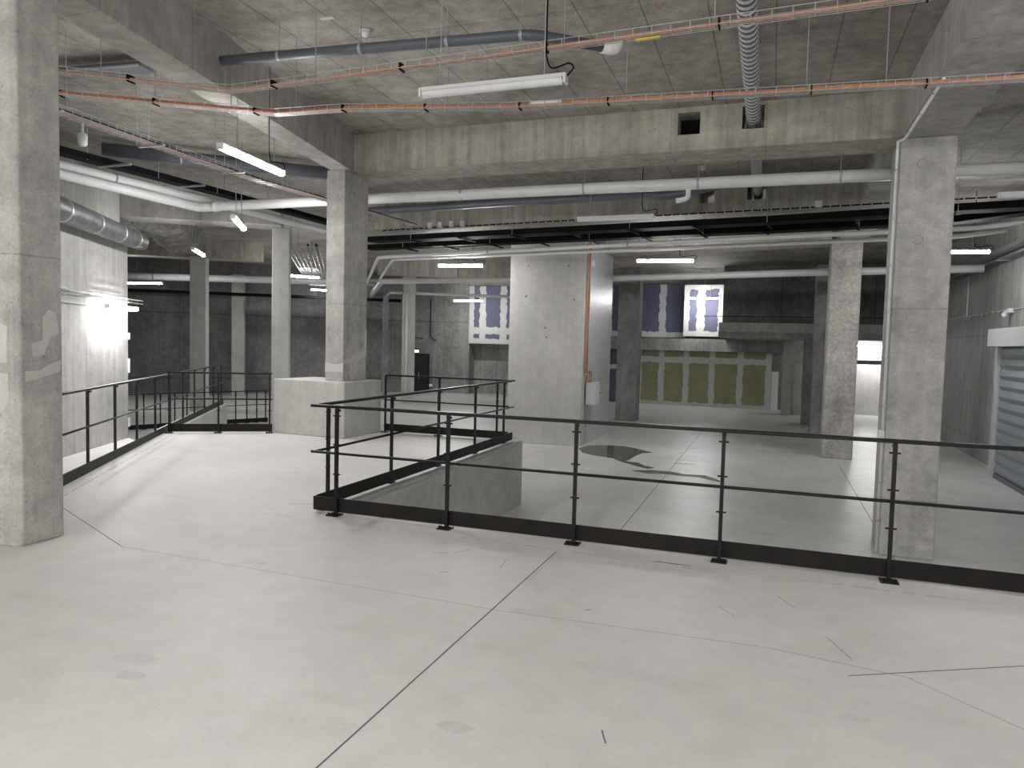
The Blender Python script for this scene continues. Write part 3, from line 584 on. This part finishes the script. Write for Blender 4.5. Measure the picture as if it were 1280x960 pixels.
# ------------------------------------------------------------------ pipes
def pipe(name, label, cat, pts, r, m, hang=(), elbow=.16, couplers=(), top=SL, n=14, group=None):
    o = thing(name, label, cat, tuple(pts[0]), group)
    MB().tube(arc(pts, elbow), r, n).build('pipe', M[m], o, True)
    for p, d in couplers: MB().tube([Vector(p)-Vector(d)*.06, Vector(p)+Vector(d)*.06], r*1.12, n).build('coupling', M[m], o, True)
    for p in hang:
        cl_ = MB(); cl_.tube([(p[0]+p[3][0]*q, p[1]+p[3][1]*q, p[2]) for q in (-.015, .015)], r+.006, 14); cb = cl_.build('pipe_clip', M['rod'], o)
        MB().tube([(p[0], p[1], p[2]+r), (p[0], p[1], top)], .006, 5).build('hanger_rod', M['rod'], o)
    return o
wp = pipe('waste_pipe', 'thick white pipe crossing the hall behind the middle and large right columns', 'pipe', [(-10.68, 6.2, 4.05), (-10.52, 11.28, 4.05), (4.94, 11.32, 4.04)], .088, 'pipe', [(x, 11.3, 4.05, (1, 0)) for x in (-8.6, -5.0, -2.9, -1.15, 0.8, 3.1)], .12, [((-10.1, 11.28, 4.05), (1, 0, 0))])
MB().tube(arc([(-1.29, 11.31, 4.0), (-1.29, 11.31, 3.83), (-1.47, 11.31, 3.80)], .06), .038, 10).build('elbow', M['white'], wp, True)
MB().tube([(2.06, 11.55, 3.94), (4.9, 11.5, 3.94)], .02, 8).build('thin_pipe', M['pipe_grey'], wp, True)
pipe('waste_pipe', 'second white pipe running back beside the black tray at left', 'pipe', [(-10.85, 6.2, 4.22), (-10.52, 12.3, 4.22), (-10.5, 15.4, 4.22)], .08, 'pipe', [(-10.66, 9.5, 4.22, (0, 1)), (-10.54, 12.0, 4.22, (0, 1))])
v14 = V*16
pipe('water_pipe', 'upper thin white pipe under the black trays, turning back at the middle column', 'pipe', [tuple(Vector((-9.9, 17.0, 3.75))+v14), (-9.9, 17.0, 3.75), (-0.17, 15.0, 3.75), (3.2, 14.5, 3.75), (3.9, 13.9, 3.76)], .045, 'pipe', [(-3, 15.58, 3.75, (1, -.2)), (-6.5, 16.3, 3.75, (1, -.2))], .2, n=10, group='thin white pipes')
pipe('water_pipe', 'lower thin white pipe under the black trays', 'pipe', [tuple(Vector((-9.6, 17.2, 3.72))+v14), (-9.6, 17.25, 3.72), (-0.18, 15.75, 3.72), (3.1, 15.25, 3.72), (3.7, 14.7, 3.73)], .042, 'pipe', [], .2, n=10, group='thin white pipes')
pipe('water_pipe', 'grey pipe crossing far behind the core below the third beam', 'pipe', [tuple(Vector((-12.9, 22.4, 3.6))+V*9), (-12.9, 22.4, 3.6), (-8.0, 22.1, 3.6), (-4.6, 21.8, 3.6), (1.2, 20.4, 3.6), (4.6, 19.9, 3.6)], .095, 'pipe_grey', [(-2, 21.2, 3.6, (1, -.2))], .2)
pipe('water_pipe', 'thin far pipe over the lamp left of the core', 'pipe', [tuple(Vector((-15.5, 27.6, 3.58))+V*4), (-15.5, 27.6, 3.6), (-11.0, 30.3, 3.6), (-8, 31, 3.6)], .06, 'pipe', [], .2)
pipe('water_pipe', 'grey pipe over the dark wall in the left wing', 'pipe', [(-25.2, 20.4, 3.75), (-18.3, 23.1, 3.75), (-14.2, 24.7, 3.75)], .13, 'pipe_grey', [], .2)
t = thing('cable_tray', 'black tray hung before the dark left wall', 'cable tray', (-21, 23, 3.3), 'black cable trays')
chan(t, [(-25.5, 22.5, 3.3), (-16.0, 29.5, 3.3)], .3, .12); rods(t, [(-23, 24.4, 3.3), (-19, 27.3, 3.3)])
pipe('drain_pipe', 'vertical white pipe on the far column left of the black door', 'pipe', [(-14.25, 26.85, LF+.4), (-14.25, 26.85, 3.5)], .05, 'white', [])
dp = pipe('drain_pipe', 'slate grey drain pipe clipped under the ceiling of the front bay', 'pipe', [(-5.68, 6.42, 4.53), (-4.0, 6.61, 4.55), (-2.30, 6.76, 4.55), (-1.64, 7.29, 4.55)], .052, 'drain', [(-5.0, 6.50, 4.54, (1, .08)), (-4.08, 6.60, 4.55, (1, .08)), (-3.15, 6.685, 4.55, (1, .08)), (-2.4, 6.75, 4.55, (1, .08))], .15)
MB().tube(arc([(-1.72, 7.23, 4.55), (-1.60, 7.33, 4.55), (-1.585, 7.335, 4.66)], .08), .062, 12).build('white_elbow', M['white'], dp, True)
dp = pipe('drain_pipe', 'dark grey drain pipe bending behind the unlit lamp at the second beam', 'pipe', [(-9.2, 14.5, 4.47), (-2.35, 13.4, 4.35), (-1.9, 12.9, 4.2), (-1.55, 12.9, 4.25), (-0.95, 12.9, 4.36)], .085, 'drain', [(-3.2, 13.55, 4.37, (1, -.17))], .12)
dp = pipe('drain_pipe', 'large slate grey pipe behind the pink cable tray', 'pipe', [(-10.7, 9.3, 4.66), (-8.9, 10.93, 4.66), (-7.5, 12.1, 4.66)], .11, 'drain', [(-9.8, 10.1, 4.66, (.7, .7))], .12)
lp = thing('grey_panel', 'dark grey flat strip against the ceiling at upper left', 'panel', (-7.8, 6.75, 4.75))  # grey drain pipe built as a flat bar with a lighter edge
MB().obox((-7.75, 6.76, 4.76), (1, .1, 0), 1.25, .22, .06).build('body', M['drain'], lp); MB().obox((-7.62, 6.64, 4.735), (1, .1, 0), 1.0, .02, .02).build('bright_edge', M['galv'], lp)
# spiral duct
t = thing('flexible_duct', 'ribbed grey duct running under the ceiling through the beam holes', 'duct', (-.4, 7, 4.7))
mb = MB(); pts = []; rr = []; y = 3.6; k = 0
while y < 15.6:
    pts.append((-.33-.006*(y-4), y, 4.70-.003*(y-4))); rr.append(.096 if k % 2 else .082); y += .03; k += 1
mb.tube(pts, rr, 14)
for q in range(len(mb.mi)-2): mb.mi[q] = 1 if (q//14) % 4 == 0 else 0
mb.build('duct', [M['pipe_grey'], M['galv_dark']], t)
for y in (6.55, 9.1, 12.0, 13.6): MB().tube([(-.345-.006*(y-6), y, 4.69), (-.345-.006*(y-6), y+.03, 4.69)], .099, 16).build('duct_clamp', M['rubber'], t, True)
# galvanised duct on the left wall
t = thing('ventilation_duct', 'round galvanised duct along the top of the left wall', 'duct', tuple(wl(1, .2, 3.1)))
dpts = [wl(s_, .24, 3.12-.035*s_) for s_ in (-.2, 1.0, 2.0, 2.9, 3.6, 4.1)]
MB().tube(dpts + [wl(4.45, .24, 2.965), wl(4.62, .2, 2.94)], [.2, .195, .18, .168, .16, .155, .15, .1], 16).build('duct', M['galv_dark'], t, True)
for s_ in (.5, 1.4, 2.2, 3.0, 3.7, 4.2): MB().tube([wl(s_, .24, 3.12-.035*s_), wl(s_+.04, .24, 3.12-.035*(s_+.04))], .21-.013*s_, 16).build('duct_seam', M['galv'], t, True)
MB().obox(wl(1.05, .24, 3.5), (0, 0, 1), .7, .03, .01).build('strap', M['white'], t)
MB().obox(wl(4.25, .18, 2.86), wn3, .4, .03, .02).build('bracket', M['galv'], t)
# right wall services
t = thing('cable_tray', 'galvanised pipe tray along the upper right wall', 'cable tray', (4.7, 20, 3.8))
chan(t, [(4.72, 13, 3.86), (4.72, 26, 3.86)], .16, .09, 'galv'); chan(t, [(4.86, 13, 3.70), (4.86, 26, 3.70)], .12, .06, 'galv_dark')
for y in (16.5, 19.0, 21.5, 24): MB().obox((4.77, y, 3.69), (1, 0, 0), .33, .03, .02).build('bracket', M['galv'], t)
t = thing('wall_conduit', 'thin conduit run along the right wall above the shutter', 'conduit', (4.93, 20, 2.6))
MB().tube([(4.93, 13, 2.58), (4.93, 26, 2.62)], .014, 6).build('conduit', M['pipe_grey'], t)
MB().tube([(4.93, 22.8, 3.68), (4.93, 22.8, 2.62)], .014, 6).build('riser', M['white'], t)
for i in range(26): MB().obox((4.925, 13.3+i*.5, 2.585+.0008*i), (0, 1, 0), .03, .04, .045).build('conduit_clip', M['rod'], t)
t = thing('security_camera', 'small white camera on the right wall conduit', 'camera', (4.9, 18.85, 2.55))
MB().obox((4.9, 18.85, 2.57), (0, 1, 0), .2, .10, .1).build('base', M['white'], t, bevel=.01); MB().tube([(4.84, 18.9, 2.54), (4.76, 18.75, 2.47)], .045, 10).build('camera_head', M['white'], t)
t = thing('roller_shutter', 'grey roller shutter in a white frame on the right wall', 'shutter', (4.6, 16.5, LF))
MB().box(4.36, 4.94, 12.0, 18.25, 1.76, 2.13).build('housing_box', M['shutbox'], t, bevel=.01)
for y in (18.17, 12.1): MB().box(4.52, 4.94, y-.07, y+.07, LF, 1.76).build('guide_rail', M['shutbox'], t)
mb = MB()
for i in range(12):
    z = LF+.10+i*.225; mb.add([(4.62, 12.15, z), (4.62, 18.08, z), (4.575, 18.08, z+.08), (4.575, 12.15, z+.08), (4.60, 18.08, z+.2), (4.60, 12.15, z+.2), (4.62, 18.08, z+.225), (4.62, 12.15, z+.225)], [[0, 1, 2, 3], [3, 2, 4, 5], [5, 4, 6, 7]])
mb.build('curtain', M['shutter'], t)
MB().box(4.58, 4.66, 12.15, 18.08, LF, LF+.1).build('bottom_bar', M['drain'], t)
MB().tube([(4.56, 15.4, LF+.2), (4.56, 15.4, 1.7)], .006, 5).build('chain', M['rubber'], t)
# right column conduit
t = thing('wall_conduit', 'white conduit clipped to the left edge of the large right column', 'conduit', (1.4, 10.45, LF))
MB().tube([(1.39, 10.45, LF+.03), (1.39, 10.45, S-.03), (1.45, 10.33, S-.025), (1.46, 8.2, S-.025)], .017, 8).build('conduit', M['pipe'], t, True)
for z in (-.6, -.1, .4, .9, 1.5, 2.1, 2.7, 3.3, 3.9): MB().obox((1.39, 10.45, z), (0, 0, 1), .025, .045, .045).build('conduit_clip', M['rod'], t)
for y in (8.6, 9.3, 10.0): MB().obox((1.46, y, S-.02), (0, 1, 0), .03, .05, .04).build('conduit_clip', M['rod'], t)
MB().obox((1.375, 10.47, .5), (0, 0, 1), .16, .08, .07).build('socket_box', M['white'], t, bevel=.01)
# cabinet and cables on the core
t = thing('electrical_cabinet', 'small light grey electrical cabinet on the right side of the core', 'cabinet', (-4.45, 19.1, .1))
MB().box(-4.56, -4.30, 18.55, 19.05, .02, .60).build('body', M['cabinet'], t, bevel=.01)
MB().box(-4.298, -4.285, 18.58, 19.02, .04, .58).build('door', M['cabinet'], t, bevel=.004); MB().obox((-4.28, 18.97, .32), (0, 0, 1), .05, .02, .02).build('lock', M['rubber'], t)
t = thing('cable_bundle', 'red orange cables running down the corner of the core to the cabinet', 'cable', (-4.55, 18.5, 2))
for k in range(4):
    x, y = -4.545+.012*(k % 2), 18.40+.04*k
    vs = [(x, y+.012*math.sin(i*.8+k), SL-.02-i*.16) for i in range(26)]
    e0 = Vector(vs[-1]); vs += [tuple(e0 + Vector((.03+.01*k, .08*math.sin(a)+.12+.03*k, -.05-.10*a/3+.09*math.cos(a)))) for a in (0, .8, 1.6, 2.4, 3.2, 4.0, 4.8)] + [(-4.45, 18.75, .6)]
    MB().tube(vs, .013, 6).build('cable', M['redc' if k % 2 else 'orange'], t, True)
tag(MB().box(-4.57, -4.48, 18.62, 18.78, 3.62, 3.78).build('junction_box', M['white'], bevel=.01), 'small white box high on the right side of the core', 'junction box', 'junction boxes')
# detectors
def detector(x, y, z, lab):
    t = thing('smoke_detector', lab, 'smoke detector', (x, y, z), 'smoke detectors')
    MB().tube([(x, y, z), (x, y, z-.018)], .062, 16).build('base', M['white'], t, True); MB().tube([(x, y, z-.018), (x, y, z-.05), (x, y, z-.065)], [.052, .045, .02], 16).build('head', M['white'], t, True)
detector(-4.23, 6.93, SL, 'white round smoke detector on the front bay ceiling'); detector(-1.32, 13.8, SL, 'white round smoke detector on the ceiling behind the holed cross beam')
tag(MB().obox((-4.45, 6.55, SL-.004), (1, .1, 0), .14, .04, .008).build('label_plate', M['white']), 'small white plate on the ceiling next to the front smoke detector', 'plate')
t = thing('motion_sensor', 'white sensor hanging below the ceiling at upper left', 'sensor', (-10.1, 8.43, 4.5))
MB().tube([(-10.1, 8.43, SL), (-10.1, 8.43, 4.6)], .02, 8).build('stem', M['pipe_grey'], t); MB().tube([(-10.1, 8.43, 4.64), (-10.1, 8.43, 4.6), (-10.1, 8.43, 4.48), (-10.1, 8.43, 4.44)], [.05, .075, .07, .04], 14).build('head', M['white'], t, True)
# puddle on the lower floor
def puddle():
    z = LF+.003
    P = [(-4.55, 17.92), (-4.42, 18.5), (-4.1, 18.75), (-3.81, 18.84), (-3.5, 18.8), (-3.27, 18.65), (-3.0, 18.4), (-2.67, 18.06), (-2.9, 17.85), (-2.98, 17.4), (-3.0, 16.85), (-3.05, 16.4), (-2.75, 16.35), (-2.55, 16.0), (-2.3, 15.85), (-2.42, 15.6), (-2.75, 15.9), (-3.15, 16.3), (-3.4, 16.68), (-3.84, 16.85), (-4.26, 17.18)]
    mb = MB(); c = (-3.6, 17.6)
    mb.add([(x, y, z) for x, y in P], [list(range(len(P)))])
    tag(mb.build('puddle', M['water']), 'dark wet puddle on the lower floor beside the core', 'puddle')
    Q = [(-2.72, 15.25), (-2.3, 15.5), (-1.9, 15.5), (-1.6, 15.32), (-1.2, 15.40), (-0.95, 15.05), (-0.80, 14.75), (-1.05, 14.85), (-1.3, 15.1), (-1.65, 15.08), (-2.0, 15.15), (-2.35, 15.05)]
    mb = MB(); mb.add([(x, y, z) for x, y in Q], [list(range(len(Q)))])
    tag(mb.build('puddle', M['water']), 'thin trickle of water crossing the floor joint', 'puddle')
puddle()
# faded red survey marks sprayed on the ceiling
mb = MB()
for (x, y, l, a) in ((-2.0, 6.35, .22, .2), (-1.95, 6.45, .2, .25), (-.75, 6.3, .1, 1.2), (-.68, 6.3, .1, -1.2), (-.5, 6.4, .25, .1), (-1.2, 7.2, .12, 1.3), (-1.15, 7.25, .1, -.9), (.0, 6.3, .2, .8), (.1, 6.25, .2, 2.0), (-.1, 6.0, .2, 1.0)):
    strip(mb, (x, y), (x+l*math.cos(a), y+l*math.sin(a)), .025, SL-.002, 0)
tag(mb.build('survey_marks', M['red']), 'faded red survey marks sprayed on the front bay ceiling', 'paint marks')
